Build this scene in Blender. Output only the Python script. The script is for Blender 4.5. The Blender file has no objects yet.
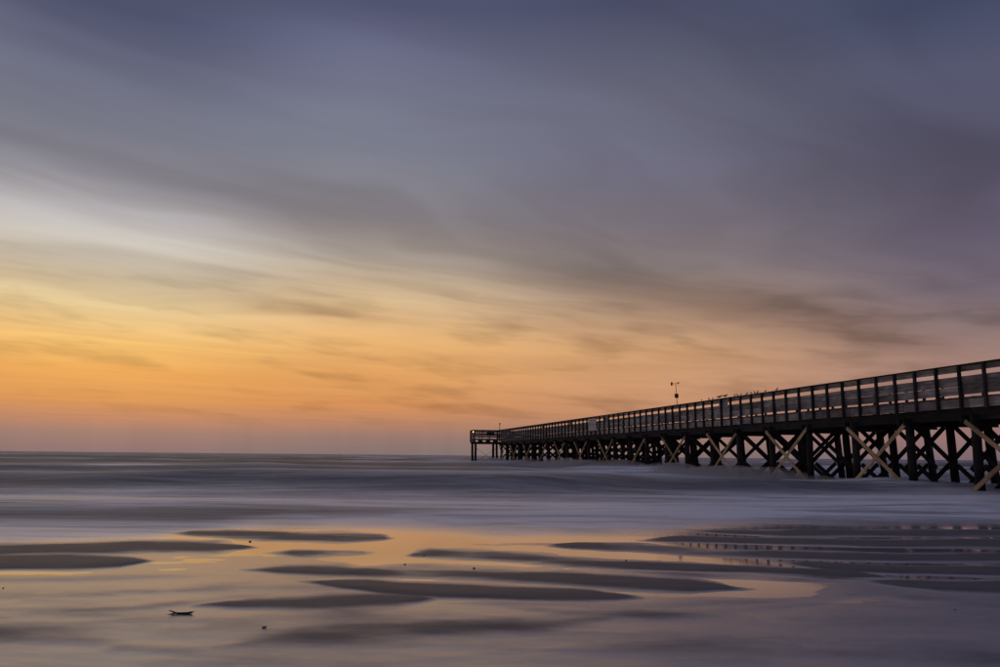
import bpy, bmesh, math, random
import numpy as np
from mathutils import Vector, Matrix

random.seed(7)
rng = np.random.default_rng(11)
R = math.radians
scene = bpy.context.scene
COL = scene.collection

# ------------------------------------------------------------------ camera
CAM_H = 1.19                       # metres above the still water in the tide pools
F = 800.0                          # focal length in photo pixels (1000 wide)
PITCH = math.atan(122.2 / F)
ROLL = R(0.54)
fw = np.array([0, math.cos(PITCH), math.sin(PITCH)])
up0 = np.array([0, -math.sin(PITCH), math.cos(PITCH)])
rt0 = np.array([1.0, 0, 0])
rt = rt0 * math.cos(ROLL) + up0 * math.sin(ROLL)
up = up0 * math.cos(ROLL) - rt0 * math.sin(ROLL)

cam_data = bpy.data.cameras.new('camera')
cam = bpy.data.objects.new('camera', cam_data)
COL.objects.link(cam)
cam_data.sensor_width = 36.0
cam_data.lens = 36.0 * F / 1000.0
cam_data.clip_start = 0.1
cam_data.clip_end = 20000.0
cam.matrix_world = Matrix(((rt[0], up[0], -fw[0], 0), (rt[1], up[1], -fw[1], 0),
                           (rt[2], up[2], -fw[2], CAM_H), (0, 0, 0, 1)))
scene.camera = cam
scene.view_settings.view_transform = 'Standard'
scene.view_settings.look = 'None'
scene.view_settings.exposure = 0.0
scene.view_settings.gamma = 1.0
scene.view_settings.use_curve_mapping = False
scene.render.engine = 'CYCLES'
scene.cycles.max_bounces = 6
scene.cycles.use_denoising = True

def ray(x, y):
    d = fw + rt * (x - 500) / F + up * (333.5 - y) / F
    return d / np.linalg.norm(d)
def ground(x, y, z=0.0):           # a photo pixel onto the flat wet sand
    d = ray(x, y)
    return np.array([0, 0, CAM_H]) + d * ((z - CAM_H) / d[2])
def project(X, Y, Z):
    v = np.stack([X, Y, Z - CAM_H], -1)
    c = v @ fw
    return 500 + F * (v @ rt) / c, 333.5 - F * (v @ up) / c

# ------------------------------------------------------------------ world
def lin(c):
    return tuple((v / 255 / 12.92 if v <= 10 else ((v / 255 + 0.055) / 1.055) ** 2.4) for v in c) + (1.0,)

SUN_AZ = R(-24.0)
SUN_EL = R(1.5)
world = bpy.data.worlds.new('World')
scene.world = world
world.use_nodes = True
wt = world.node_tree
wt.nodes.clear()

class NT:
    """small helper for writing node graphs"""
    def __init__(self, tree): self.t = tree
    def n(self, kind, **kw):
        nd = self.t.nodes.new(kind)
        for k, v in kw.items(): setattr(nd, k, v)
        return nd
    def link(self, a, b): self.t.links.new(a, b)
    def val(self, sock, v):
        if isinstance(v, bpy.types.NodeSocket): self.t.links.new(v, sock)
        else: sock.default_value = v
    def m(self, op, a, b=0.0, c=0.0, clamp=False):
        nd = self.n('ShaderNodeMath', operation=op, use_clamp=clamp)
        self.val(nd.inputs[0], a); self.val(nd.inputs[1], b); self.val(nd.inputs[2], c)
        return nd.outputs[0]
    def mr(self, v, a, b, c=0.0, d=1.0, mode='SMOOTHSTEP'):
        nd = self.n('ShaderNodeMapRange', interpolation_type=mode)
        self.val(nd.inputs['Value'], v)
        self.val(nd.inputs['From Min'], a); self.val(nd.inputs['From Max'], b)
        self.val(nd.inputs['To Min'], c); self.val(nd.inputs['To Max'], d)
        return nd.outputs[0]
    def mix(self, f, a, b, blend='MIX'):
        nd = self.n('ShaderNodeMix', data_type='RGBA', blend_type=blend)
        self.val(nd.inputs['Factor'], f); self.val(nd.inputs['A'], a); self.val(nd.inputs['B'], b)
        return [o for o in nd.outputs if o.type == 'RGBA'][0]
    def ramp(self, f, stops, mode='LINEAR'):
        nd = self.n('ShaderNodeValToRGB')
        cr = nd.color_ramp
        cr.interpolation = mode
        while len(cr.elements) > 1: cr.elements.remove(cr.elements[-1])
        cr.elements[0].position = stops[0][0]; cr.elements[0].color = stops[0][1]
        for p, c in stops[1:]:
            e = cr.elements.new(p); e.color = c
        self.link(f, nd.inputs[0])
        return nd.outputs[0]
    def vec(self, x, y, z=0.0):
        nd = self.n('ShaderNodeCombineXYZ')
        self.val(nd.inputs[0], x); self.val(nd.inputs[1], y); self.val(nd.inputs[2], z)
        return nd.outputs[0]
    def noise(self, v, scale=1.0, detail=3.0, rough=0.5, dist=0.0):
        nd = self.n('ShaderNodeTexNoise')
        self.val(nd.inputs['Vector'], v)
        nd.inputs['Scale'].default_value = scale; nd.inputs['Detail'].default_value = detail
        nd.inputs['Roughness'].default_value = rough; nd.inputs['Distortion'].default_value = dist
        return nd.outputs['Fac']
    def sep(self, v):
        nd = self.n('ShaderNodeSeparateXYZ'); self.link(v, nd.inputs[0]); return nd.outputs

W = NT(wt)
tc = W.n('ShaderNodeTexCoord')
dx, dy, dz = W.sep(tc.outputs['Generated'])
dzc = W.m('MAXIMUM', dz, 0.0)
el = W.m('MULTIPLY', W.m('ARCSINE', dzc), 180 / math.pi)
az = W.m('MULTIPLY', W.m('ARCTAN2', dx, dy), 180 / math.pi)
off = W.m('ABSOLUTE', W.m('ADD', az, 27.5))               # angle away from the glow
elf = W.m('DIVIDE', el, 60.0, clamp=True)

def el_of(x, y):
    return math.degrees(math.asin(ray(x, y)[2]))
def column(x, rows, zen):
    st = [(max(0.0, el_of(x, y)) / 60.0, lin(c)) for y, c in rows]
    st.sort(key=lambda s: s[0])
    st.append((1.0, lin(zen)))
    return st
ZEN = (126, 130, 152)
cL = column(80, [(452, (132, 113, 112)), (444, (140, 116, 112)), (432, (152, 122, 112)), (416, (188, 134, 102)), (400, (213, 148, 88)),
                 (370, (234, 168, 90)), (340, (242, 192, 114)), (300, (230, 204, 154)), (255, (212, 203, 184)),
                 (215, (192, 188, 188)), (170, (152, 152, 162)), (120, (122, 125, 140)), (70, (108, 111, 131)),
                 (0, (84, 90, 118))], ZEN)
cM = column(360, [(454, (126, 113, 110)), (437, (146, 118, 110)), (420, (186, 132, 100)), (405, (210, 143, 88)),
                  (375, (224, 161, 96)), (340, (232, 180, 116)), (300, (218, 188, 146)), (255, (180, 170, 158)),
                  (215, (146, 142, 147)), (150, (126, 130, 145)), (100, (120, 124, 144)), (50, (113, 117, 145)),
                  (0, (90, 95, 126))], ZEN)
cR = column(660, [(457, (130, 112, 110)), (440, (150, 119, 110)), (415, (190, 138, 106)), (385, (204, 152, 112)),
                  (350, (206, 158, 114)), (310, (182, 152, 128)), (270, (146, 134, 132)), (220, (130, 124, 134)),
                  (160, (120, 121, 142)), (90, (110, 112, 132)), (0, (82, 88, 116))], ZEN)
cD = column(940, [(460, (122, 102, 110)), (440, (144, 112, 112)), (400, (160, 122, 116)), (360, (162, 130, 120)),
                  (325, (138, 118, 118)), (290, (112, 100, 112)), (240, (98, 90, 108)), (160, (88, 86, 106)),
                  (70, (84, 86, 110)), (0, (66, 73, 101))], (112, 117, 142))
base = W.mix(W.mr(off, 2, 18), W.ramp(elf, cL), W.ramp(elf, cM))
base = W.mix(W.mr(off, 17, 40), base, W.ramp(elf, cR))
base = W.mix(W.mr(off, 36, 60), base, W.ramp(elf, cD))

# wind-drawn cloud layer on a flat ceiling, streaks running one way
den = W.m('MAXIMUM', dz, 0.035)
px = W.m('DIVIDE', dx, den); py = W.m('DIVIDE', dy, den)
su = W.m('ADD', W.m('MULTIPLY', px, 0.76), W.m('MULTIPLY', py, 0.65))
sv = W.m('SUBTRACT', W.m('MULTIPLY', py, 0.76), W.m('MULTIPLY', px, 0.65))
wob = W.noise(W.vec(W.m('MULTIPLY', su, 0.42), W.m('MULTIPLY', sv, 0.5), 3.0), 1.0, 3.0)
svw = W.m('ADD', sv, W.m('MULTIPLY', W.m('SUBTRACT', wob, 0.5), 2.0))
n1 = W.noise(W.vec(W.m('MULTIPLY', su, 0.34), W.m('MULTIPLY', svw, 1.0), 0.7), 1.0, 3.0, 0.5)
n2 = W.noise(W.vec(W.m('MULTIPLY', su, 0.45), W.m('MULTIPLY', svw, 3.2), 5.3), 1.0, 3.0, 0.5)
cl = W.m('ADD', W.mr(n1, 0.36, 0.68), W.m('MULTIPLY', W.mr(n2, 0.30, 0.76), 0.42))
# the long dark bank and the clear lane under it
def bump(v, c, w):
    q = W.m('DIVIDE', W.m('SUBTRACT', v, c), w)
    return W.m('POWER', 2.718, W.m('MULTIPLY', W.m('MULTIPLY', q, q), -1.0))
bank = bump(W.m('ADD', W.m('MULTIPLY', svw, 0.5), W.m('MULTIPLY', sv, 0.5)), 2.85, 0.42)
lane = bump(svw, 3.75, 0.45)
cl = W.m('ADD', cl, W.m('SUBTRACT', W.m('MULTIPLY', bank, 0.85), W.m('MULTIPLY', lane, 0.10)))
hi = W.mr(el, 4.0, 12.0)
cl = W.m('MULTIPLY', cl, W.m('ADD', W.m('MULTIPLY', hi, 0.75), 0.25))
# small dark drifts low over the horizon
n3 = W.noise(W.vec(W.m('ADD', W.m('MULTIPLY', az, 0.15), W.m('MULTIPLY', el, 0.14)),
                   W.m('SUBTRACT', W.m('MULTIPLY', el, 0.75), W.m('MULTIPLY', az, -0.035)), 1.7), 1.0, 3.0, 0.5)
low = W.m('MULTIPLY', W.mr(n3, 0.46, 0.70), W.m('MULTIPLY', W.mr(el, 1.2, 3.4), W.mr(el, 15.0, 8.0)))
shade = W.m('SUBTRACT', 1.085, W.m('MULTIPLY', cl, 0.225))
shade = W.m('SUBTRACT', shade, W.m('MULTIPLY', low, 0.25))
shc = W.mix(1.0, base, W.vec(shade, shade, shade), 'MULTIPLY')
grey = W.mix(1.0, shc, (1.0, 0.95, 0.95, 1), 'MULTIPLY')
skycol = W.mix(W.m('MULTIPLY', cl, 0.75, clamp=True), shc, grey)

nish = W.n('ShaderNodeTexSky', sky_type='NISHITA')
nish.sun_disc = False
nish.sun_elevation = SUN_EL
nish.sun_rotation = SUN_AZ
bg1 = W.n('ShaderNodeBackground'); bg1.inputs[1].default_value = 0.05 * 0.03
W.link(nish.outputs[0], bg1.inputs[0])
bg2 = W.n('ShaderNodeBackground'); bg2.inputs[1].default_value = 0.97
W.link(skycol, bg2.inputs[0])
addn = W.n('ShaderNodeAddShader')
W.link(bg1.outputs[0], addn.inputs[0]); W.link(bg2.outputs[0], addn.inputs[1])
wo = W.n('ShaderNodeOutputWorld'); W.link(addn.outputs[0], wo.inputs[0])

# ------------------------------------------------------------------ sun (veiled, at the horizon)
sd = bpy.data.lights.new('sun', 'SUN')
sd.energy = 0.05; sd.angle = R(70); sd.color = (1.0, 0.72, 0.45)
sun = bpy.data.objects.new('sun', sd); COL.objects.link(sun)
sdir = Vector((math.sin(SUN_AZ) * math.cos(R(3)), math.cos(SUN_AZ) * math.cos(R(3)), math.sin(R(3))))
sun.rotation_euler = sdir.to_track_quat('Z', 'Y').to_euler()
sun.location = (-40, 90, 30)

# ------------------------------------------------------------------ helpers
def material(name):
    m = bpy.data.materials.new(name); m.use_nodes = True
    t = m.node_tree; t.nodes.clear()
    N = NT(t)
    b = N.n('ShaderNodeBsdfPrincipled'); o = N.n('ShaderNodeOutputMaterial')
    N.link(b.outputs[0], o.inputs[0])
    return m, N, b
def rgb(N, r, g, b):
    nd = N.n('ShaderNodeRGB'); nd.outputs[0].default_value = (r, g, b, 1); return nd.outputs[0]
def bumpnode(N, b, h, dist, strength=1.0):
    bn = N.n('ShaderNodeBump'); bn.inputs['Distance'].default_value = dist
    bn.inputs['Strength'].default_value = strength
    N.link(h, bn.inputs['Height']); N.link(bn.outputs[0], b.inputs['Normal'])

def wood(name, c0, c1, rough=0.8, along='X', wet=False):
    """weathered timber: grain runs along the piece's own axis, tone differs piece by piece"""
    m, N, b = material(name)
    t = N.n('ShaderNodeTexCoord'); oi = N.n('ShaderNodeObjectInfo')
    x, y, z = N.sep(t.outputs['Object'])
    off = N.m('MULTIPLY', oi.outputs['Random'], 40.0)
    if along == 'X': v = N.vec(N.m('ADD', N.m('MULTIPLY', x, 1.2), off), N.m('MULTIPLY', y, 22.0), N.m('MULTIPLY', z, 22.0))
    else: v = N.vec(N.m('ADD', N.m('MULTIPLY', x, 18.0), off), N.m('MULTIPLY', y, 18.0), N.m('MULTIPLY', z, 1.2))
    g = N.noise(v, 1.0, 4.0, 0.6)
    blot = N.noise(N.vec(N.m('ADD', N.m('MULTIPLY', x, 1.1), off), N.m('MULTIPLY', y, 2.0), N.m('MULTIPLY', z, 2.0)), 1.3, 3.0)
    c = N.mix(N.mr(g, 0.3, 0.7), c0 + (1,), c1 + (1,))
    k = N.m('MULTIPLY', N.m('ADD', 0.55, N.m('MULTIPLY', oi.outputs['Random'], 0.8)), N.mr(blot, 0.25, 0.75, 0.6, 1.25))
    c = N.mix(1.0, c, N.vec(k, k, k), 'MULTIPLY')
    if wet:                                                # weed and mussels below the tide mark
        geo = N.n('ShaderNodeNewGeometry'); gz = N.sep(geo.outputs['Position'])[2]
        nn = N.noise(geo.outputs['Position'], 3.0, 3.0)
        low = N.mr(N.m('ADD', gz, N.m('MULTIPLY', nn, 0.8)), 0.9, 1.5, 1.0, 0.0)
        c = N.mix(low, c, (0.012, 0.013, 0.012, 1))
    N.link(c, b.inputs['Base Color'])
    b.inputs['Roughness'].default_value = rough
    b.inputs['Specular IOR Level'].default_value = 0.25
    bumpnode(N, b, g, 0.006, 0.7)
    return m
def plain(name, c, rough=0.6, metal=0.0, emit=None):
    m, N, b = material(name)
    t = N.n('ShaderNodeTexCoord')
    n = N.noise(t.outputs['Object'], 14.0, 3.0)
    k = N.mr(n, 0.3, 0.7, 0.75, 1.2)
    N.link(N.mix(1.0, c + (1,), N.vec(k, k, k), 'MULTIPLY'), b.inputs['Base Color'])
    b.inputs['Roughness'].default_value = rough; b.inputs['Metallic'].default_value = metal
    if emit:
        b.inputs['Emission Color'].default_value = c + (1,); b.inputs['Emission Strength'].default_value = emit
    return m

M = {}
M['pile'] = wood('creosoted pile timber', (0.018, 0.0165, 0.017), (0.052, 0.046, 0.042), 0.85, 'Z', True)
M['beam'] = wood('dark beam timber', (0.016, 0.015, 0.0155), (0.045, 0.040, 0.036), 0.85)
M['board'] = wood('weathered grey board', (0.22, 0.205, 0.172), (0.46, 0.43, 0.365), 0.85)
M['post'] = wood('weathered dark post', (0.028, 0.027, 0.027), (0.070, 0.064, 0.058), 0.85, 'Z')
M['tan'] = wood('newer tan timber', (0.38, 0.27, 0.13), (0.62, 0.47, 0.26), 0.75)
M['plank'] = wood('deck planks', (0.06, 0.055, 0.05), (0.16, 0.145, 0.13), 0.85)

def tag(o, label=None, cat=None, group=None, kind=None):
    if label: o['label'] = label
    if cat: o['category'] = cat
    if group: o['group'] = group
    if kind: o['kind'] = kind
    return o
def link(name, mesh, mat=None, parent=None):
    o = bpy.data.objects.new(name, mesh); COL.objects.link(o)
    if mat and not mesh.materials: mesh.materials.append(mat)
    if parent: o.parent = parent
    return o
def empty(name, loc, rz=0.0):
    o = bpy.data.objects.new(name, None); COL.objects.link(o)
    o.location = loc; o.rotation_euler = (0, 0, rz); o.empty_display_size = 0.3
    return o
_cache = {}
def box_mesh(lx, ly, lz, mat, bev=0.006, key=''):
    """chamfered timber, length along X, centred"""
    k = (round(lx, 3), round(ly, 3), round(lz, 3), mat.name, key)
    if k in _cache: return _cache[k]
    bm = bmesh.new(); bmesh.ops.create_cube(bm, size=1.0)
    bmesh.ops.scale(bm, vec=(lx, ly, lz), verts=bm.verts)
    bmesh.ops.bevel(bm, geom=list(bm.edges), offset=min(bev, 0.3 * min(lx, ly, lz)), segments=1, affect='EDGES')
    me = bpy.data.meshes.new('timber'); bm.to_mesh(me); bm.free(); me.materials.append(mat)
    _cache[k] = me
    return me
def add_box(bm, c, s, mat_index=0):
    r = bmesh.ops.create_cube(bm, size=1.0)
    bmesh.ops.scale(bm, vec=s, verts=r['verts']); bmesh.ops.translate(bm, vec=c, verts=r['verts'])
    return r['verts']
def add_tube(bm, pts, rad, seg=8, cap=True):
    pts = [Vector(p) for p in pts]; rads = rad if isinstance(rad, (list, tuple)) else [rad] * len(pts)
    rings = []
    for i, p in enumerate(pts):
        d = (pts[min(i + 1, len(pts) - 1)] - pts[max(i - 1, 0)]).normalized()
        a = d.orthogonal().normalized(); b = d.cross(a)
        rings.append([bm.verts.new(p + (a * math.cos(t) + b * math.sin(t)) * rads[i])
                      for t in [2 * math.pi * j / seg for j in range(seg)]])
    for r0, r1 in zip(rings, rings[1:]):
        for j in range(seg):
            bm.faces.new((r0[j], r0[(j + 1) % seg], r1[(j + 1) % seg], r1[j]))
    if cap:
        bm.faces.new(rings[0][::-1]); bm.faces.new(rings[-1])
def finish(bm, smooth=False):
    bmesh.ops.recalc_face_normals(bm, faces=bm.faces)
    me = bpy.data.meshes.new('mesh'); bm.to_mesh(me); bm.free()
    if smooth:
        for p in me.polygons: p.use_smooth = True
    return me
def stick(name, a, b, width, thick, mat, parent, side=None):
    """a sawn timber from a to b; 'side' is the direction of its thickness"""
    a, b = Vector(a), Vector(b); L = (b - a).length; d = (b - a).normalized()
    s = Vector(side) if side else Vector((1, 0, 0))
    s = (s - d * s.dot(d)).normalized(); u = d.cross(s)
    o = link(name, box_mesh(round(L, 2), thick, width, mat), None, parent)
    o.matrix_local = Matrix(((d.x, s.x, u.x, (a.x + b.x) / 2), (d.y, s.y, u.y, (a.y + b.y) / 2),
                             (d.z, s.z, u.z, (a.z + b.z) / 2), (0, 0, 0, 1)))
    return o

# smooth value noise for the terrain and the swell
def vnoise(x, y, seed):
    g = np.random.default_rng(seed).random((64, 64))
    xi = np.floor(x).astype(int); yi = np.floor(y).astype(int)
    fx = x - xi; fy = y - yi
    fx = fx * fx * (3 - 2 * fx); fy = fy * fy * (3 - 2 * fy)
    a = g[xi % 64, yi % 64]; b = g[(xi + 1) % 64, yi % 64]
    c = g[xi % 64, (yi + 1) % 64]; d = g[(xi + 1) % 64, (yi + 1) % 64]
    return (a * (1 - fx) + b * fx) * (1 - fy) + (c * (1 - fx) + d * fx) * fy - 0.5
def sstep(v, a, b):
    t = np.clip((v - a) / (b - a), 0, 1); return t * t * (3 - 2 * t)
def grid_object(name, X, Y, Z, mat, attrs={}):
    ny, nx = X.shape
    co = np.stack([X, Y, Z], -1).reshape(-1, 3).astype(np.float32)
    i = np.arange(ny * nx).reshape(ny, nx)
    q = np.stack([i[:-1, :-1], i[:-1, 1:], i[1:, 1:], i[1:, :-1]], -1).reshape(-1, 4)
    me = bpy.data.meshes.new(name)
    me.vertices.add(len(co)); me.vertices.foreach_set('co', co.ravel())
    me.loops.add(q.size); me.loops.foreach_set('vertex_index', q.ravel().astype(np.int32))
    me.polygons.add(len(q)); me.polygons.foreach_set('loop_start', (np.arange(len(q)) * 4).astype(np.int32))
    me.polygons.foreach_set('use_smooth', np.ones(len(q), dtype=bool))
    me.update(calc_edges=True); me.validate()
    for k, v in attrs.items():
        at = me.attributes.new(k, 'FLOAT', 'POINT'); at.data.foreach_set('value', v.ravel().astype(np.float32))
    return tag(link(name, me, mat), kind='structure')

# ------------------------------------------------------------------ the beach: low sand ridges between tide pools
# every ridge: list of (x, y, half width) read off the photo and laid on the flat beach; height in mm; softness of its edges
RIDGES = [
    ([(-260, 552, 4), (-60, 549, 7), (60, 548, 5), (140, 546, 5.5), (215, 546, 5), (262, 548, 0.3)], 24, 1.0),
    ([(160, 533, 0.3), (200, 534, 3), (280, 536.5, 5.5), (340, 538, 5.5), (380, 538, 3), (400, 538, 0.3)], 26, 1.0),
    ([(-330, 560, 4), (-100, 562, 6), (0, 562.5, 6), (70, 563, 5.5), (120, 562.5, 3.5), (155, 561, 0.3)], 26, 1.0),
    ([(262, 553, 0.5), (300, 553, 3), (350, 553, 3.2), (385, 552, 1)], 14, 1.4),
    ([(240, 570, 0.5), (290, 571, 3), (345, 573, 4), (400, 575, 4), (450, 577, 0.5)], 12, 1.6),
    ([(-200, 598, 5), (0, 595, 4), (90, 594, 3.5), (170, 591, 2), (250, 587, 4.5), (330, 586, 6), (380, 588, 5), (410, 590, 2)], 9, 1.9),
    ([(190, 606, 0.5), (250, 604, 3.5), (330, 602, 5), (395, 601, 4.5), (440, 599, 0.5)], 11, 1.6),
    ([(210, 648, 0.4), (300, 638, 6), (370, 635, 9), (450, 632, 9), (520, 627, 7), (590, 620, 3), (640, 615, 0.4)], 10, 2.1),
    ([(398, 556, 0.3), (430, 554, 4.5), (490, 555, 5.5), (540, 559, 5), (600, 564, 4.5), (680, 567.5, 4), (760, 570, 3), (850, 575, 2.5), (900, 579, 0.4)], 24, 1.0),
    ([(535, 546, 0.4), (575, 546, 3.2), (640, 548.5, 4.5), (700, 553, 4.2), (800, 555.5, 4.4), (900, 557, 4.4), (1000, 557.5, 4.2), (1250, 562, 5), (1500, 568, 3)], 28, 0.9),
    ([(630, 541, 0.4), (680, 539, 3), (760, 541, 3.6), (860, 543.2, 4.0), (1000, 543.6, 4.6), (1250, 547, 5), (1500, 550, 3)], 28, 0.9),
    ([(670, 530, 0.4), (735, 531.5, 3.2), (790, 532, 4.2), (850, 531.8, 4.6), (930, 531.2, 5.4), (1000, 531, 6.0), (1250, 532, 6), (1500, 536, 4)], 34, 0.9),
    ([(290, 573, 0.3), (335, 573, 1.5), (400, 572, 5), (480, 573, 6.5), (560, 577, 7), (620, 581, 6.5), (690, 585, 6), (730, 588, 2.0), (770, 589.5, 0.4)], 26, 1.0),
    ([(700, 587, 1), (780, 588, 4.5), (880, 588, 5.5), (960, 587, 4), (1000, 587, 3), (1200, 592, 3)], 12, 1.9),
    ([(285, 581, 0.3), (330, 584, 2), (380, 587, 5), (440, 591, 5.5), (520, 594, 5), (590, 596, 4), (645, 599, 0.4)], 22, 1.0),
    ([(755, 560, 0.4), (820, 566, 2.8), (900, 570.5, 3.4), (1000, 571.3, 4.0), (1250, 578, 5)], 26, 0.9),
    ([(865, 582, 0.4), (900, 584.0, 2.8), (940, 586, 4.6), (1000, 587, 6), (1250, 592, 7)], 22, 0.9),
    ([(880, 598, 0.5), (915, 598.5, 3), (945, 600.5, 3.4), (1000, 607, 3), (1250, 614, 5)], 9, 1.9),
    ([(700, 571, 0.4), (770, 574, 2), (830, 578, 2), (880, 581, 0.4)], 10, 1.3),
    ([(490, 607, 0.5), (540, 610, 2.5), (600, 614, 3.5), (650, 616, 4.5), (720, 612, 4), (800, 606, 2), (840, 604, 0.5)], 8, 1.9),
    ([(760, 618, 1), (830, 620, 5), (920, 621, 6), (1000, 622, 7), (1200, 622, 5)], 6, 2.3),
    ([(420, 543, 0.5), (470, 545, 1.6), (540, 545, 1.8), (600, 541, 0.4)], 12, 1.4),
    ([(-250, 583, 3), (-60, 580, 3.5), (60, 579, 3), (150, 577, 2.2), (230, 575, 0.4)], 7, 1.9),
    ([(60, 612, 0.5), (150, 607, 2.2), (240, 596, 2.5), (330, 594, 2), (390, 596, 0.5)], 7, 1.9),
    ([(440, 603, 0.5), (520, 604, 3), (640, 606, 3.5), (740, 603, 3.5), (830, 598, 3), (900, 594, 0.5)], 8, 1.9),
    ([(480, 566, 0.5), (540, 567.5, 1.6), (620, 572, 2.4), (700, 576, 2.6), (790, 580, 2.2), (850, 583, 0.5)], 14, 1.3),
    ([(380, 548, 0.5), (430, 549, 1.6), (500, 550, 1.8), (560, 552, 0.5)], 10, 1.4),
    ([(-300, 640, 6), (-60, 632, 9), (80, 640, 6), (200, 655, 2), (260, 660, .3)], 4, 2.3),
    ([(500, 648, 0.3), (600, 650, 3), (760, 652, 10), (950, 654, 12), (1200, 652, 8)], 5, 2.3),
]
def sand_height(X, Y):
    base = -0.0080 + 0.006 * vnoise(X * 0.9 + 7, Y * 2.2, 3) + 0.003 * vnoise(X * 2.7, Y * 6, 4)
    base = base + 0.0116 * sstep(-Y - 0.6 * vnoise(X * 0.5, Y * 0.8, 6), -8.2, -6.2)      # the nearer flat is drained
    base = base + 0.0068 * sstep(X - 0.15 * (Y - 7), 2.3, 3.6) * sstep(-Y, -10.5, -8.5) * sstep(Y, 6.9, 7.6)
    lift = 0.0085 * sstep(np.interp(X, [-4.5, -2.2, -0.9, 3], [10.2, 9.9, 7.7, 7.2]) - Y - 0.9 * vnoise(X * 0.35, Y * 0.7, 8), -0.7, 0.7) * sstep(-X + 0.25 * (Y - 7), -3.2, -1.6)
    base = np.minimum(base + lift, np.maximum(base, 0.0009))
    fr = (Y > 2.5) & (Y < 20)
    Yc = np.where(fr, Y, 6.0)
    wx = 0.03 * vnoise(X * 1.3, Y * 3.5, 21) + 0.012 * vnoise(X * 5, Y * 11, 22)
    ux, uy = project(X, Yc * (1 + wx * 0.35), np.zeros_like(X))
    r = np.zeros_like(X)
    for pts, mm, soft in RIDGES:
        p = np.array(pts, float)
        cy = np.interp(ux, p[:, 0], p[:, 1]); hw = np.interp(ux, p[:, 0], p[:, 2]) * (1.0 if soft < 1 else 1.06)
        hw = np.where((ux < p[0, 0]) | (ux > p[-1, 0]), 0.05, hw)
        d = (uy - cy) / hw
        near = np.exp(-np.abs(d * 0.95) ** (3.2 if soft <= 1.2 else 2.2) * 0.7)
        back = np.exp(-np.abs(d * 0.95) ** 3.0 * 0.72) if soft < 1 else np.exp(-np.abs(d * 0.78) ** 1.8 * 0.75)                                    # the seaward side slopes gently
        prof = np.where(d > 0, near, back) * np.clip(hw / 2.5, 0, 1)
        amp = (0.007 + 0.55 * mm * 0.001) if soft < 1.8 else (0.001 + 0.34 * mm * 0.001)
        r = np.maximum(r, np.where(fr, amp * prof * (1 + 0.6 * vnoise(X * 1.1, Y * 1.7, 31)), 0))
    h = base + r + 0.0012 * vnoise(X * 9, Y * 22, 5)
    # shore falls away under the sea; the dry beach rises behind the camera
    edge = 13.4 + 0.25 * X * 0.10
    h = h - np.clip(Y - edge, 0, None) * 0.028
    h = h + np.clip(3.0 - Y, 0, None) * 0.022
    # open sand carries on to either side
    side = sstep(np.abs(X), 14, 40)
    h = h + side * 0.05 * np.clip(1 - Y / 14, 0, 1)
    return h

fine = [1.5]
while fine[-1] < 24: fine.append(fine[-1] * 1.0072)
rows = np.array([-400, -150, -60, -25, -10, -4, -1, 0.5] + fine + [28, 34, 45, 70, 120])
cs = np.concatenate([[-60, -25, -10, -5, -3, -2, -1.5], np.linspace(-1.15, 1.15, 620), [1.5, 2, 3, 5, 10, 25, 60]])
YY = np.repeat(rows[:, None], len(cs), 1)
XX = cs[None, :] * (np.clip(rows, 1.5, None)[:, None] * 0.72 + 1.2)
sm, N, b = material('damp sand')
geo = N.n('ShaderNodeNewGeometry')
pos = geo.outputs['Position']
gx, gy, gz = N.sep(pos)
grain = N.noise(pos, 260.0, 2.0, 0.7)
mott = N.noise(N.vec(N.m('MULTIPLY', gx, 1.6), N.m('MULTIPLY', gy, 4.0), gz), 1.0, 4.0, 0.6)
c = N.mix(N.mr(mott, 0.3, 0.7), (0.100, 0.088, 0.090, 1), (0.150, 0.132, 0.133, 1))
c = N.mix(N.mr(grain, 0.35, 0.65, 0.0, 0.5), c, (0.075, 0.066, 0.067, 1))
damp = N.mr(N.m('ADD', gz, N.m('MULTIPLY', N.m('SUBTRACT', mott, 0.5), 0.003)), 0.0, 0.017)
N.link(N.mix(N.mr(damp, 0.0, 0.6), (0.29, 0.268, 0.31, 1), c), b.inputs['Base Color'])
b.inputs['IOR'].default_value = 1.72
N.link(N.mr(damp, 0.0, 0.6, 0.20, 0.50, 'LINEAR'), b.inputs['Roughness'])
N.link(N.mr(damp, 0.0, 0.7, 0.95, 0.09, 'LINEAR'), b.inputs['Specular IOR Level'])
rip = N.noise(N.vec(N.m('ADD', N.m('MULTIPLY', gx, 9.0), N.m('MULTIPLY', gy, 14.0)), N.m('MULTIPLY', gy, 34.0), gz), 1.0, 2.0, 0.5, 0.6)
hgt = N.m('ADD', N.m('MULTIPLY', grain, 0.25), N.m('MULTIPLY', rip, 0.9))
bumpnode(N, b, N.m('MULTIPLY', hgt, N.m('ADD', 0.12, damp)), 0.005, 0.6)
beach = grid_object('beach_sand', XX, YY, sand_height(XX, YY), sm)

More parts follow.
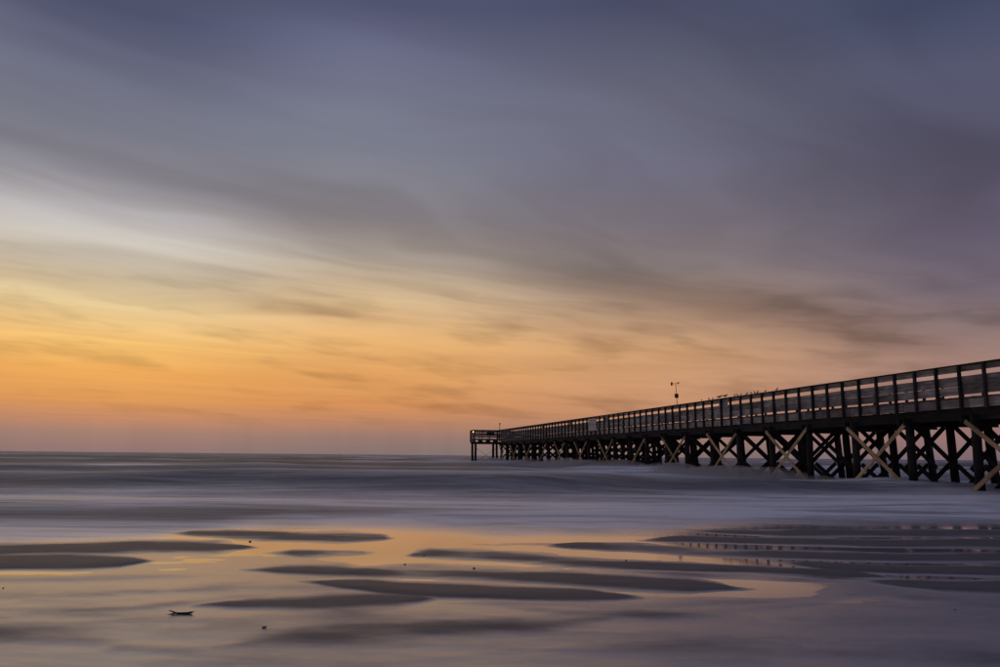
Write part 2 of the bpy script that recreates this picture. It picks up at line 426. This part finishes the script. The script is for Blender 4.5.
# ------------------------------------------------------------------ the sea and the tide pools it feeds
zr = [1.2]
while zr[-1] < 9000: zr.append(zr[-1] * (1.0095 if zr[-1] < 160 else 1.03))
zr = np.array(zr)
cs = np.concatenate([[-14, -9, -6, -4, -3, -2.2], np.linspace(-1.7, 1.7, 330), [2.2, 3, 4, 6, 9, 14]])
YY = np.repeat(zr[:, None], len(cs), 1)
XX = cs[None, :] * (zr[:, None] * 0.72 + 4.0)
PX0, PY0, PANG = 18.118, 30.847, R(11.867)     # line of the pier
meander = 0.55 * vnoise(XX / 16.0 + 9, YY / 26.0, 41) + 0.16 * vnoise(XX / 5.0, YY / 9.0, 42)
Yk = np.clip(YY, 5, None)
phase = np.log(Yk / 16.0) / 0.58 + meander
crest = np.clip(0.9 * vnoise(XX / 9.0 + 3, YY / 14.0, 43) + 0.5 * vnoise(XX / 3.5, YY / 6.0, 40) + 0.5, 0, 1)
offsh = sstep(YY, 14.5, 30)
far = 1 - sstep(YY, 160, 420)
swell = 0.5 + 0.5 * np.cos(2 * np.pi * (phase - 0.14))
swell = swell ** 1.7
H = (0.04 + 0.36 * offsh) * swell * (0.25 + 1.3 * crest) * sstep(YY, 13.0, 17.5) * far
H = H + 0.02 * offsh * far * vnoise(XX / 2.2, YY / 1.6, 44)
H = H - 0.10 * sstep(YY, 60, 300) * 0
wash = np.interp(XX, [-14, -6.6, -5.4, -4.2, -2, 0, 2.2, 3.6, 5, 9, 20], [10.6, 10.4, 11.2, 12.9, 13.2, 12.6, 12.6, 13.6, 14.2, 14.6, 15.5])
shoreline = sstep(YY - wash + 1.1 * vnoise(XX / 2.5, YY / 3 + 2, 45) + 0.5 * vnoise(XX / 0.7, YY / 1.2 + 5, 46), -0.9, 2.6)
band = 0.5 - 0.5 * np.cos(2 * np.pi * (phase + 0.03))
foam = shoreline * (0.10 + 1.10 * band ** 1.2) * (0.55 + 1.1 * crest) * (1 - 0.55 * sstep(YY, 45, 130))
# the breaker that runs under the outer half of the pier
last = np.exp(-((YY - (wash + np.interp(XX, [-6, 0, 4, 9], [0.8, 1.3, 2.6, 3.3]) + 0.9 * vnoise(XX / 6, YY * 0 + 4, 48))) / 1.7) ** 2)
foam = foam + 0.75 * last * (0.75 + 0.5 * crest)
H = H + 0.05 * last * sstep(YY, wash, wash + 3)
brk = np.exp(-((YY - (52 + 3.0 * vnoise(XX / 9, YY * 0 + 1, 47))) / 5.5) ** 2) * sstep(XX, -6, 8)
hump = np.exp(-((YY - 41 - 1.5 * vnoise(XX / 5, YY * 0, 49)) / 3.0) ** 2) * np.exp(-((XX - 3.5) / 5.5) ** 2)
H = H + 0.16 * brk + 0.30 * hump
foam = foam * (1 - 0.7 * hump)
pd = np.abs((XX - PX0) * math.cos(PANG) + (YY - PY0) * math.sin(PANG) - 1.0)
foam = np.clip(foam + 0.45 * brk + 0.45 * np.exp(-(pd / 4.5) ** 2) * (0.5 + crest) * sstep(YY, 16, 24), 0, 1)

wm, N, b = material('sea water')
geo = N.n('ShaderNodeNewGeometry'); pos = geo.outputs['Position']
gx, gy, gz = N.sep(pos)
fa = N.n('ShaderNodeAttribute', attribute_name='foam').outputs['Fac']
sh = N.n('ShaderNodeAttribute', attribute_name='offshore').outputs['Fac']
s1 = N.noise(N.vec(N.m('MULTIPLY', gx, 0.15), N.m('MULTIPLY', gy, 0.75), 2.0), 1.0, 4.0, 0.6, 0.8)
s2 = N.noise(N.vec(N.m('MULTIPLY', gx, 0.55), N.m('MULTIPLY', gy, 2.6), 6.0), 1.0, 4.0, 0.6, 1.2)
streak = N.m('ADD', N.m('MULTIPLY', N.mr(s1, 0.30, 0.72), 0.75), N.m('MULTIPLY', N.mr(s2, 0.3, 0.75), 0.45))
cm = N.m('MULTIPLY', N.n('ShaderNodeAttribute', attribute_name='calm').outputs['Fac'], N.m('ADD', 0.45, N.m('MULTIPLY', streak, 0.85)), clamp=True)
ff = N.m('MULTIPLY', fa, N.m('ADD', 0.22, N.m('MULTIPLY', streak, 1.6)), clamp=True)
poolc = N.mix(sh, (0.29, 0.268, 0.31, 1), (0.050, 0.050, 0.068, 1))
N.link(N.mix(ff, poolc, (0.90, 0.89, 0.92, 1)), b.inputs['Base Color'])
N.link(N.m('ADD', N.mr(N.m('MULTIPLY', sh, N.m('SUBTRACT', 1.0, N.m('MULTIPLY', cm, 0.6))), 0.0, 1.0, 0.05, 0.46, 'LINEAR'), N.m('MULTIPLY', ff, 0.14)), b.inputs['Roughness'])
b.inputs['IOR'].default_value = 1.45
N.link(N.m('MULTIPLY', N.mr(ff, 0.0, 1.0, 1.0, 0.9, 'LINEAR'), N.mr(N.m('MULTIPLY', sh, N.m('SUBTRACT', 1.0, cm)), 0.0, 1.0, 1.0, 0.09, 'LINEAR')), b.inputs['Specular IOR Level'])
q1 = N.noise(N.vec(N.m('MULTIPLY', gx, 0.5), N.m('MULTIPLY', gy, 2.2), 3.0), 1.0, 3.0)
bn = N.n('ShaderNodeBump'); bn.inputs['Strength'].default_value = 0.6
N.val(bn.inputs['Distance'], 0.10)
N.link(N.m('MULTIPLY', q1, sh), bn.inputs['Height']); N.link(bn.outputs[0], b.inputs['Normal'])
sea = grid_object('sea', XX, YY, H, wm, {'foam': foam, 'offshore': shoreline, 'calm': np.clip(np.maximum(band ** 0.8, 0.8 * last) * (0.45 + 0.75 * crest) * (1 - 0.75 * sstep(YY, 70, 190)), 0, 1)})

# ------------------------------------------------------------------ the pier
ANG = R(11.867)
PIER_O = Vector((18.118, 30.847, 0))
BAY = 3.625
N0, N1 = -8, 24
T0 = BAY * 24.45                   # where the wider end platform starts
T1 = T0 + 3.3
WID = 4.30
pier = empty('fishing_pier', PIER_O, ANG)
tag(pier, 'long dark timber fishing pier with railings running out over the sea', 'pier')
def pier_at(x, y, z):
    return PIER_O + Matrix.Rotation(ANG, 3, 'Z') @ Vector((x, y, z))
def along(xpix):                   # photo column on the pier's near face -> distance along the pier
    return (1e3 / (xpix - 330.0) - 1.550) / 0.17825 * BAY
DECK = 3.61

def pile_mesh(seed, r0, L):
    rr = random.Random(seed); bm = bmesh.new()
    pts, rad = [], []
    for k in range(7):
        z = k / 6 * L
        pts.append((rr.uniform(-.015, .015), rr.uniform(-.015, .015), z)); rad.append(r0 * (1.04 - 0.10 * k / 6) * rr.uniform(.97, 1.03))
    add_tube(bm, pts, rad, 10)
    me = finish(bm, True); me.materials.append(M['pile'])
    return me
PILES = [pile_mesh(i, r, 4.45) for i, r in enumerate((.185, .175, .18, .17))]
def pile(x, y, top=2.72, batter=(0, 0), k=0):
    o = link('pile', PILES[k % 4], None, pier)
    base = Vector((x + batter[0], y + batter[1], top - 4.42)); tp = Vector((x, y, top))
    o.location = base; o.rotation_euler = (tp - base).to_track_quat('Z', 'Y').to_euler()
    return o
ROWS = (0.14, 2.12, 4.10)
for n in range(N0, N1 + 1):
    y = n * BAY
    for k, x in enumerate(ROWS):
        pile(x + random.uniform(-.05, .05), y + random.uniform(-.08, .08),
             batter=((random.uniform(-.06, .06), random.uniform(.18, .30), random.uniform(.34, .46))[k], random.uniform(-.05, .05)), k=random.randrange(4))
    for s in (-1, 1):              # cap beams clamp the pile heads from both sides
        stick('cap_beam', (-0.22 + random.uniform(-.05, .05), y + s * 0.245, 2.76), (WID + 0.12, y + s * 0.245, 2.76), 0.30, 0.10, M['beam'], pier, (0, 1, 0))
    for i in (0, 1):               # crossed braces of the bent, two tiers
        xa, xb = ROWS[i], ROWS[i + 1] + 0.1
        stick('bent_brace', (xa, y - .33, 2.62), (xb, y - .33, 0.80), 0.20, 0.055, M['beam'], pier, (0, 1, 0))
        stick('bent_brace', (xb, y + .33, 2.62), (xa, y + .33, 0.80), 0.20, 0.055, M['beam'], pier, (0, 1, 0))
        if n < 14:
            stick('bent_brace', (xa, y - .385, 0.95), (xb + .1, y - .385, -0.85), 0.20, 0.05, M['beam'], pier, (0, 1, 0))
            stick('bent_brace', (xb + .1, y + .385, 0.95), (xa, y + .385, -0.85), 0.20, 0.05, M['beam'], pier, (0, 1, 0))
for n in range(N0, N1):
    y0, y1 = n * BAY, (n + 1) * BAY
    for x, z, w in ((0.10, 2.955, 0.47), (1.2, 3.04, 0.30), (2.12, 3.04, 0.30), (3.1, 3.04, 0.30), (WID - 0.10, 2.955, 0.47)):
        stick('stringer', (x, y0 + .004, z), (x, y1 - .004, z), w, 0.11, M['beam'], pier, (1, 0, 0))
    for x in (-0.005, WID + 0.005):
        z = 3.37 + random.uniform(-.012, .012)
        stick('fascia_board', (x, y0 + .01, z), (x, y1 - .01, z + random.uniform(-.01, .01)), 0.37, 0.045, M['board'], pier, (1, 0, 0))
    if n % 2:                      # tan cross braces nailed on the seaward face, every other bay
        a, c = 2.72 + random.uniform(-.08, .08), 0.02
        stick('face_brace', (-0.115, y0 - .15, a), (-0.115, y1 + .05, c), 0.175, 0.05, M['tan'], pier, (1, 0, 0))
        if n not in (9, 17):
            stick('face_brace', (-0.175, y1 + .12, a - .05), (-0.175, y0 - .05, c), 0.175, 0.05, M['tan'], pier, (1, 0, 0))
    if n >= 5:
        for s, yb in ((1, y0), (-1, y1)):
            stick('knee_brace', (2.12, yb + s * 0.10, 2.05), (2.12, yb + s * 0.95, 2.88), 0.16, 0.10, M['beam'], pier, (1, 0, 0))
    if n in (5, 7, 10, 12):        # longitudinal tie under the deck
        stick('tie_beam', (4.1, y0, 2.5), (4.1, y1, 1.0), 0.2, 0.06, M['beam'], pier, (1, 0, 0))

# railings
def rails(side_x, out, ya, yb, boards, step=BAY, along_x=False, other=0.0):
    """posts and boards from ya to yb on one edge; 'out' is the outward direction"""
    nb = max(1, round((yb - ya) / step)); d = (yb - ya) / nb
    P = (lambda q, o, z: (side_x + o * out, q, z)) if not along_x else (lambda q, o, z: (q, side_x + o * out, z))
    sd = (1, 0, 0) if not along_x else (0, 1, 0)
    for i in range(nb):
        a, c = ya + i * d, ya + (i + 1) * d
        for zc, w in boards:
            j = random.uniform(-.010, .010)
            if w > .3 and i > 11: zc, w = zc - .02, w + .04          # the toe gap closes further out
            stick('rail_board', P(a + .006, -0.02, zc + j), P(c - .006, -0.02, zc + j + random.uniform(-.008, .008)), w, 0.04, M['board'], pier, sd)
        stick('handrail', P(a + .004, 0.03, 4.855), P(c - .004, 0.03, 4.855 + random.uniform(-.004, .004)), 0.20, 0.045, M['beam'], pier, (0, 0, 1))
        for k in range(3):
            q = a + (k + 0.0) * d / 3
            stick('rail_post', P(q, 0.065, 3.13), P(q, 0.065, 4.832), 0.10, 0.125, M['post'], pier, sd)
    stick('rail_post', P(yb, 0.065, 3.13), P(yb, 0.065, 4.832), 0.10, 0.125, M['post'], pier, sd)
NEAR = ((4.715, 0.23), (4.345, 0.165), (4.135, 0.20), (3.868, 0.325))
FARB = ((4.715, 0.23), (4.35, 0.19), (3.86, 0.20))
rails(-0.03, -1, N0 * BAY - .13, T0, NEAR)
rails(WID + 0.03, 1, N0 * BAY - .13, T0, FARB)
# end platform
XL, XR = -3.50, WID + 0.2
ENDB = ((4.715, 0.23), (4.38, 0.13), (4.14, 0.13), (3.90, 0.13))
rails(T0, -1, XL, -0.15, ENDB, along_x=True)
rails(XL, -1, T0, T1, ENDB)
rails(T1, 1, XL, XR, ENDB, along_x=True)
rails(XR, 1, T0, T1, ENDB)
for x in (XL + .1, -2.35, -1.2, -0.1, 2.1, XR - .1):
    stick('stringer', (x, T0 + .1, 3.30), (x, T1 - .1, 3.30), 0.26, 0.1, M['beam'], pier, (1, 0, 0))
for y in (T0 + .06, (T0 + T1) / 2, T1 - .06):
    stick('cap_beam', (XL, y, 3.01), (XR, y, 3.01), 0.30, 0.12, M['beam'], pier, (0, 1, 0))
for y in (T0 - .005, T1 + .005):
    stick('fascia_board', (XL, y, 3.50), (XR, y, 3.50), 0.14, 0.045, M['board'], pier, (0, 1, 0))
for x in (XL - .005, XR + .005):
    stick('fascia_board', (x, T0, 3.37), (x, T1, 3.37), 0.37, 0.045, M['board'], pier, (1, 0, 0))
for x in (-3.3, -0.15, 2.12, 4.2):
    for y in (T0 + .35, T1 - .35):
        pile(x, y, top=2.95, batter=(random.uniform(-.1, .1), 0), k=random.randrange(4))
for s in (0, 1):                   # thin steel rods crossing under the platform
    bm = bmesh.new()
    a, c = (-3.3, T0 + .3, 2.3 if s else 0.2), (-0.15, T0 + .3, 0.2 if s else 2.3)
    add_tube(bm, [a, c], 0.022, 6)
    link('tie_rod', finish(bm, True), M['post'], pier)
# deck planks: too fine to pick apart from the sand, one part
bm = bmesh.new()
y = N0 * BAY - .1
while y < T0 - .07:
    e0, e1 = -0.075 + random.uniform(-.045, .02), WID + 0.075 + random.uniform(-.02, .045)
    add_box(bm, ((e0 + e1) / 2, y, 3.585 + random.uniform(-.006, .006)), (e1 - e0, 0.14, 0.05)); y += 0.15
while y < T1:
    add_box(bm, ((XL + XR) / 2, y, 3.60), (XR - XL + .12, 0.14, 0.05)); y += 0.15
tag(link('deck_planking', finish(bm), M['plank'], pier), kind='stuff')
# solid panels that close the rail in a few bays
for xp, nb in ((730.5, 1), (607.5, 1), (573, 1), (545, 1), (511, 2)):
    yc = along(xp); p3 = BAY / 3
    k = math.floor((yc + .13) / p3); a = -0.13 + k * p3
    stick('infill_panel', (-0.005, a + .05, 4.51), (-0.005, a + nb * p3 - .05, 4.51), 0.19, 0.03, M['board'], pier, (1, 0, 0))

stick('infill_panel', (-1.75, T0 - .03, 4.33), (-0.6, T0 - .03, 4.33), 0.42, 0.03, M['beam'], pier, (0, 1, 0))

# ------------------------------------------------------------------ things on the pier
white = plain('pale painted panel', (0.50, 0.50, 0.46), 0.6)
darkm = plain('dark painted metal', (0.03, 0.03, 0.035), 0.5, 0.3)
steel = plain('galvanised steel', (0.25, 0.25, 0.26), 0.45, 0.7)
# notice panel on the rail
yb = along(595.5)
nb = empty('notice_panel', pier_at(-0.17, yb, 3.55), ANG)
tag(nb, 'pale rectangular panel of two sheets fixed to the outside of the pier railing', 'panel')
for z in (0.29, 0.87):
    o = link('sheet', box_mesh(2.3, 0.03, 0.55, white), None, nb); o.location = (0, 0, z); o.rotation_euler = (0, 0, R(90))
for q in (-0.9, 0.9):
    o = link('batten', box_mesh(0.06, 0.04, 1.16, M['post']), None, nb); o.location = (0.037, q, 0.58)
# weather mast
ws = empty('weather_mast', pier_at(0.02, along(679.3), 4.88), ANG)
tag(ws, 'thin weather station mast with box and wind vane rising above the pier rail', 'weather station')
bm = bmesh.new(); add_tube(bm, [(0, 0, 0), (-.03, 0, .7), (-.09, 0, 1.5)], [.024, .022, .018], 8)
link('mast', finish(bm, True), darkm, ws)
o = link('instrument_box', box_mesh(0.24, 0.16, 0.30, darkm, 0.015), None, ws); o.location = (-.035, 0, .64)
bm = bmesh.new(); add_tube(bm, [(-.38, 0, 1.50), (.12, 0, 1.52)], .016, 6); link('crossarm', finish(bm), darkm, ws)
bm = bmesh.new(); add_tube(bm, [(-.38, 0, 1.36), (-.385, 0, 1.44), (-.38, 0, 1.56), (-.38, 0, 1.62)], [.05, .075, .07, .03], 8)
link('rain_gauge', finish(bm, True), darkm, ws)
bm = bmesh.new(); add_tube(bm, [(.12, 0, 1.48), (.12, 0, 1.60)], .03, 8)
for t in (0, 2.1, 4.2): add_tube(bm, [(.12, 0, 1.585), (.12 + .09 * math.cos(t), .09 * math.sin(t), 1.585)], [.008, .03], 6)
link('wind_cups', finish(bm), darkm, ws)
# little pole at the inner corner of the platform
bp = empty('signal_pole', pier_at(-0.05, T0 - 1.2, 4.88), ANG)
tag(bp, 'short pale pole with a lamp head standing where the end platform begins', 'pole')
bm = bmesh.new(); add_tube(bm, [(0, 0, 0), (0, 0, .75)], .045, 8); link('shaft', finish(bm, True), M['tan'], bp)
bm = bmesh.new(); add_tube(bm, [(0, 0, .75), (0, 0, .80), (0, 0, .95), (0, 0, 1.0)], [.07, .12, .12, .06], 8); link('head', finish(bm, True), M['tan'], bp)

# lamps that are lit
amber = plain('amber lens', (1.0, 0.38, 0.06), 0.4, 0.0, 1.1)
yellow = plain('yellow lit lens', (1.0, 0.62, 0.10), 0.4, 0.0, 2.6)
def lamp(name, loc, label, mat, lens, watts, colr):
    e = empty(name, loc, ANG); tag(e, label, 'lamp')
    bm = bmesh.new(); add_box(bm, (0.06, 0, .10), (.06, .16, .26)); link('bracket', finish(bm), darkm, e)
    bm = bmesh.new(); add_tube(bm, [(-.02, 0, lens[0]), (-.02, 0, lens[0] + .02), (-.02, 0, lens[1] - .02), (-.02, 0, lens[1])], [.05, .075, .075, .05], 10)
    link('lens', finish(bm, True), mat, e)
    ld = bpy.data.lights.new('lamp_light', 'POINT'); ld.energy = watts; ld.color = colr; ld.shadow_soft_size = .08
    lo = bpy.data.objects.new('lamp_light', ld); COL.objects.link(lo); lo.parent = e; lo.location = (-.16, 0, (lens[0] + lens[1]) / 2)
lamp('rail_lamp', pier_at(XL - .22, T0 - .12, 4.46), 'small lit yellow lamp on the corner post of the end platform', yellow, (0.0, 0.2), 1.5, (1, .65, .2))

# deck light: its amber glow falls on the inside of the rail boards
dl = empty('deck_light', pier_at(0.32, along(938.5), DECK), ANG)
tag(dl, 'low amber deck light glowing through the gaps of the pier railing', 'lamp')
bm = bmesh.new(); add_tube(bm, [(0, 0, 0), (0, 0, .04), (0, 0, .05), (0, 0, .12)], [.13, .13, .06, .06], 10); link('foot', finish(bm), darkm, dl)
bm = bmesh.new(); add_tube(bm, [(0, 0, .12), (0, 0, .62)], .07, 10); link('lens', finish(bm, True), amber, dl)
bm = bmesh.new(); add_tube(bm, [(0, 0, .62), (0, 0, .64), (0, 0, .68)], [.10, .10, .03], 10); link('cap', finish(bm), darkm, dl)

# ------------------------------------------------------------------ birds on the rail
def bird_mesh(L, upright):
    """one skin: tail, body, breast, neck, head, bill; legs below. Faces +X"""
    bm = bmesh.new()
    t = R(upright)
    ax = [(-.62, .02, .012), (-.45, .0, .05), (-.25, -.01, .12), (0, 0, .165), (.2, .03, .15), (.31, .10, .095),
          (.36, .17, .08), (.42, .20, .088), (.49, .20, .06), (.53, .19, .022), (.62, .175, .008)]
    pts, rad = [], []
    for a, h, r in ax:
        pts.append((L * (a * math.cos(t) - h * math.sin(t) * .4), 0, L * (a * math.sin(t) + h) + L * .36)); rad.append(L * r)
    add_tube(bm, pts, rad, 10)
    for s in (-1, 1):
        add_tube(bm, [(0, s * L * .06, L * .26), (-.02 * L, s * L * .06, L * .12), (0, s * L * .06, 0)], L * .014, 5)
        add_tube(bm, [(0, s * L * .06, L * .008), (L * .09, s * L * .07, L * .006)], L * .012, 5)
        # folded wing
        add_tube(bm, [(L * .2, s * L * .11, L * .40), (0, s * L * .155, L * (.38)), (-L * .3, s * L * .10, L * (.36 - .3 * math.sin(t))), (-L * .58, s * L * .02, L * (.37 - .58 * math.sin(t)))],
                 [L * .03, L * .075, L * .05, L * .01], 7)
    return finish(bm, True)
birdm = plain('dark plumage', (0.045, 0.043, 0.045), 0.8)
gullm = plain('grey gull plumage', (0.09, 0.09, 0.10), 0.8)
small = bird_mesh(0.21, 30); small2 = bird_mesh(0.20, 15); big = bird_mesh(0.36, 3)
for xp, kind, rz in ((705, 1, 60), (712.4, 0, 95), (716.2, 1, -80), (738.5, 0, 70), (741.2, 0, 110), (745, 1, -95), (751, 0, -70),
                     (755.4, 1, 90), (759, 0, 80), (762, 0, -100), (769.8, 1, -85), (781.6, 0, -75)):
    o = link('perched_bird', (small, small2)[kind], birdm)
    o.location = pier_at(-0.04, along(xp), 4.880); o.rotation_euler = (0, 0, R(rz) + ANG)
    tag(o, 'small dark bird perched in a row on the top rail of the pier', 'bird', 'small birds along the pier rail')
for xp, rz in ((723.2, -25), (729.0, 10)):
    o = link('gull', big, gullm); o.location = pier_at(-0.05, along(xp), 4.880); o.rotation_euler = (0, 0, R(rz) + ANG)
    tag(o, 'bigger gull with level body perched beside another on the pier rail', 'gull', 'two gulls on the pier rail')

# ------------------------------------------------------------------ beach litter
twigm = wood('wet driftwood', (0.010, 0.009, 0.009), (0.03, 0.026, 0.024), 0.55)
shellm = plain('worn shell', (0.20, 0.155, 0.12), 0.55)
pebm = plain('dark wet pebble', (0.02, 0.018, 0.018), 0.4)
g = ground(180, 614.5)
bm = bmesh.new()
add_tube(bm, [(.095, .0, .016), (.05, .004, .012), (.01, .0, .011), (-.03, -.003, .014), (-.07, .01, .026), (-.095, .012, .034)], [.004, .011, .010, .008, .006, .002], 8)
add_tube(bm, [(.04, .0, .012), (.08, .014, .020), (.108, .02, .026)], [.009, .006, .002], 7)
add_tube(bm, [(.02, 0, .012), (.06, -.012, .007), (.105, -.02, .004)], [.008, .008, .003], 7)
add_tube(bm, [(-.03, 0, .014), (-.06, -.012, .007), (-.098, -.014, .004)], [.007, .005, .002], 7)
add_tube(bm, [(-.01, 0, .012), (-.015, -.02, .006), (-.012, -.045, .003)], [.005, .003, .001], 6)
tw = link('driftwood', finish(bm, True), twigm); tw.location = (g[0], g[1], float(sand_height(np.array([[g[0]]]), np.array([[g[1]]]))[0, 0]) - 0.003); tw.scale = (0.95, 0.95, 0.8)
tag(tw, 'small dark forked piece of driftwood lying on the smooth wet sand', 'driftwood')
def shell_mesh(seed, L):
    rr = random.Random(seed); bm = bmesh.new()
    bmesh.ops.create_icosphere(bm, subdivisions=2, radius=L)
    for v in bm.verts:
        a = math.atan2(v.co.y, v.co.x)
        v.co.x *= 1 + .18 * math.cos(3 * a + seed); v.co.y *= .62; v.co.z *= .42
        v.co.z += .22 * L * max(0, v.co.x / L) ** 2
        v.co *= 1 + rr.uniform(-.07, .07)
    return finish(bm, True)
for i, (x, y, L, m, lab) in enumerate((
        (264, 628.5, .017, shellm, 'pale broken shell lying alone on wet sand beyond the driftwood'),
        (3, 588.5, .010, pebm, 'dark pebble in the film of water behind a low ridge'),
        (250, 541.8, .022, pebm, 'dark lump of weed at the tip of a sand spit in the bright pool'),
        (405, 565, .015, shellm, 'flat shell in the bright pool between two sand ridges'),
        (474, 569, .020, shellm, 'pale oyster shell at the edge of the longest sand ridge'),
        (424, 556.5, .012, pebm, 'dark pebble on the blunt end of a sand ridge'),
        (626, 561.5, .020, pebm, 'upright scrap of weed on the ridge between two long pools'),
        (955, 610.5, .009, pebm, 'dark pebble on open wet sand near the pier reflection'))):
    g = ground(x, y)
    o = link('shell' if m is shellm else 'pebble', shell_mesh(i, L), m)
    o.location = (g[0], g[1], float(max(0.0, sand_height(np.array([[g[0]]]), np.array([[g[1]]]))[0, 0])) + L * .25)
    o.rotation_euler = (0, 0, i * 1.3)
    tag(o, lab, 'shell' if m is shellm else 'pebble')

# ------------------------------------------------------------------ spray hanging round the outer piles and over the surf
sp_co, sp_f = [], []
def spray_hull(WX, WY, top):
    """closed hull: lumpy top sheet over a flat underside below the water"""
    ny, nx = WX.shape; b0 = len(sp_co)
    sp_co.extend(np.concatenate([np.stack([WX, WY, top], -1).reshape(-1, 3), np.stack([WX, WY, top * 0 - 0.2], -1).reshape(-1, 3)]).tolist())
    i = np.arange(ny * nx).reshape(ny, nx) + b0; j = i + ny * nx
    fs = [tuple(f) for f in np.stack([i[:-1, :-1], i[:-1, 1:], i[1:, 1:], i[1:, :-1]], -1).reshape(-1, 4)]
    fs += [tuple(f[::-1]) for f in np.stack([j[:-1, :-1], j[:-1, 1:], j[1:, 1:], j[1:, :-1]], -1).reshape(-1, 4)]
    for k in range(nx - 1):
        fs.append((i[0, k + 1], i[0, k], j[0, k], j[0, k + 1])); fs.append((i[-1, k], i[-1, k + 1], j[-1, k + 1], j[-1, k]))
    for k in range(ny - 1):
        fs.append((i[k, 0], i[k + 1, 0], j[k + 1, 0], j[k, 0])); fs.append((i[k + 1, -1], i[k, -1], j[k, -1], j[k + 1, -1]))
    sp_f.extend(tuple(int(v) for v in f) for f in fs)
q = np.linspace(-1, 1, 26)
QX, QY = np.meshgrid(q, np.linspace(BAY * 0.5, BAY * 26, 180))
wid = 4.5 + 1.5 * vnoise(QY / 7, QY * 0, 61)
prof = (1 - QX ** 2) ** 1.2 * sstep(QY, BAY * 0.5, BAY * 5) * sstep(-QY, -BAY * 26, -BAY * 22)
top = -0.15 + (0.62 + 0.55 * vnoise(QY / 5, QX * 2 + 3, 62) + 0.45 * vnoise(QY / 1.7, QX * 3, 63)) * 1.35 * prof
LX = -1.0 + QX * wid
cth, sth = math.cos(ANG), math.sin(ANG)
spray_hull(PIER_O.x + LX * cth - QY * sth, PIER_O.y + LX * sth + QY * cth, top)
for kk, (yc, half, x0, x1, hh) in enumerate(((17.6, 1.3, -17, 16, .10), (22.5, 1.9, -22, 14, .20), (31.5, 2.6, -30, 11, .27), (43, 3.6, -40, 8, .34), (62, 5.5, -60, 3.5, .42))):
    QX, QY = np.meshgrid(np.linspace(x0, x1, 110), np.linspace(-1, 1, 14))
    ends = sstep(QX, x0, x0 + 4) * sstep(-QX, -x1, -x1 + 4)
    prof = (1 - QY ** 2) ** 1.2 * ends
    nz = 0.55 + 0.9 * vnoise(QX / 6 + kk * 5, QY * 0.6 + kk, 70 + kk) + 0.5 * vnoise(QX / 2.2, QY + kk, 80 + kk)
    ctr = yc * (1 + 0.05 * vnoise(QX / 12 + kk, QX * 0 + kk, 90 + kk))
    spray_hull(QX, ctr + QY * half, -0.15 + (0.15 + hh * np.clip(nz, 0.1, 2)) * prof)
me = bpy.data.meshes.new('sea_spray'); me.from_pydata(sp_co, [], sp_f); me.update()
sp = bpy.data.materials.new('spray'); sp.use_nodes = True; t = sp.node_tree; t.nodes.clear()
N = NT(t); pv = N.n('ShaderNodeVolumePrincipled'); o = N.n('ShaderNodeOutputMaterial'); N.link(pv.outputs[0], o.inputs['Volume'])
pv.inputs['Color'].default_value = (0.92, 0.92, 0.95, 1); pv.inputs['Density'].default_value = 0.34
pv.inputs['Anisotropy'].default_value = 0.15
tag(link('sea_spray', me, sp), kind='stuff')
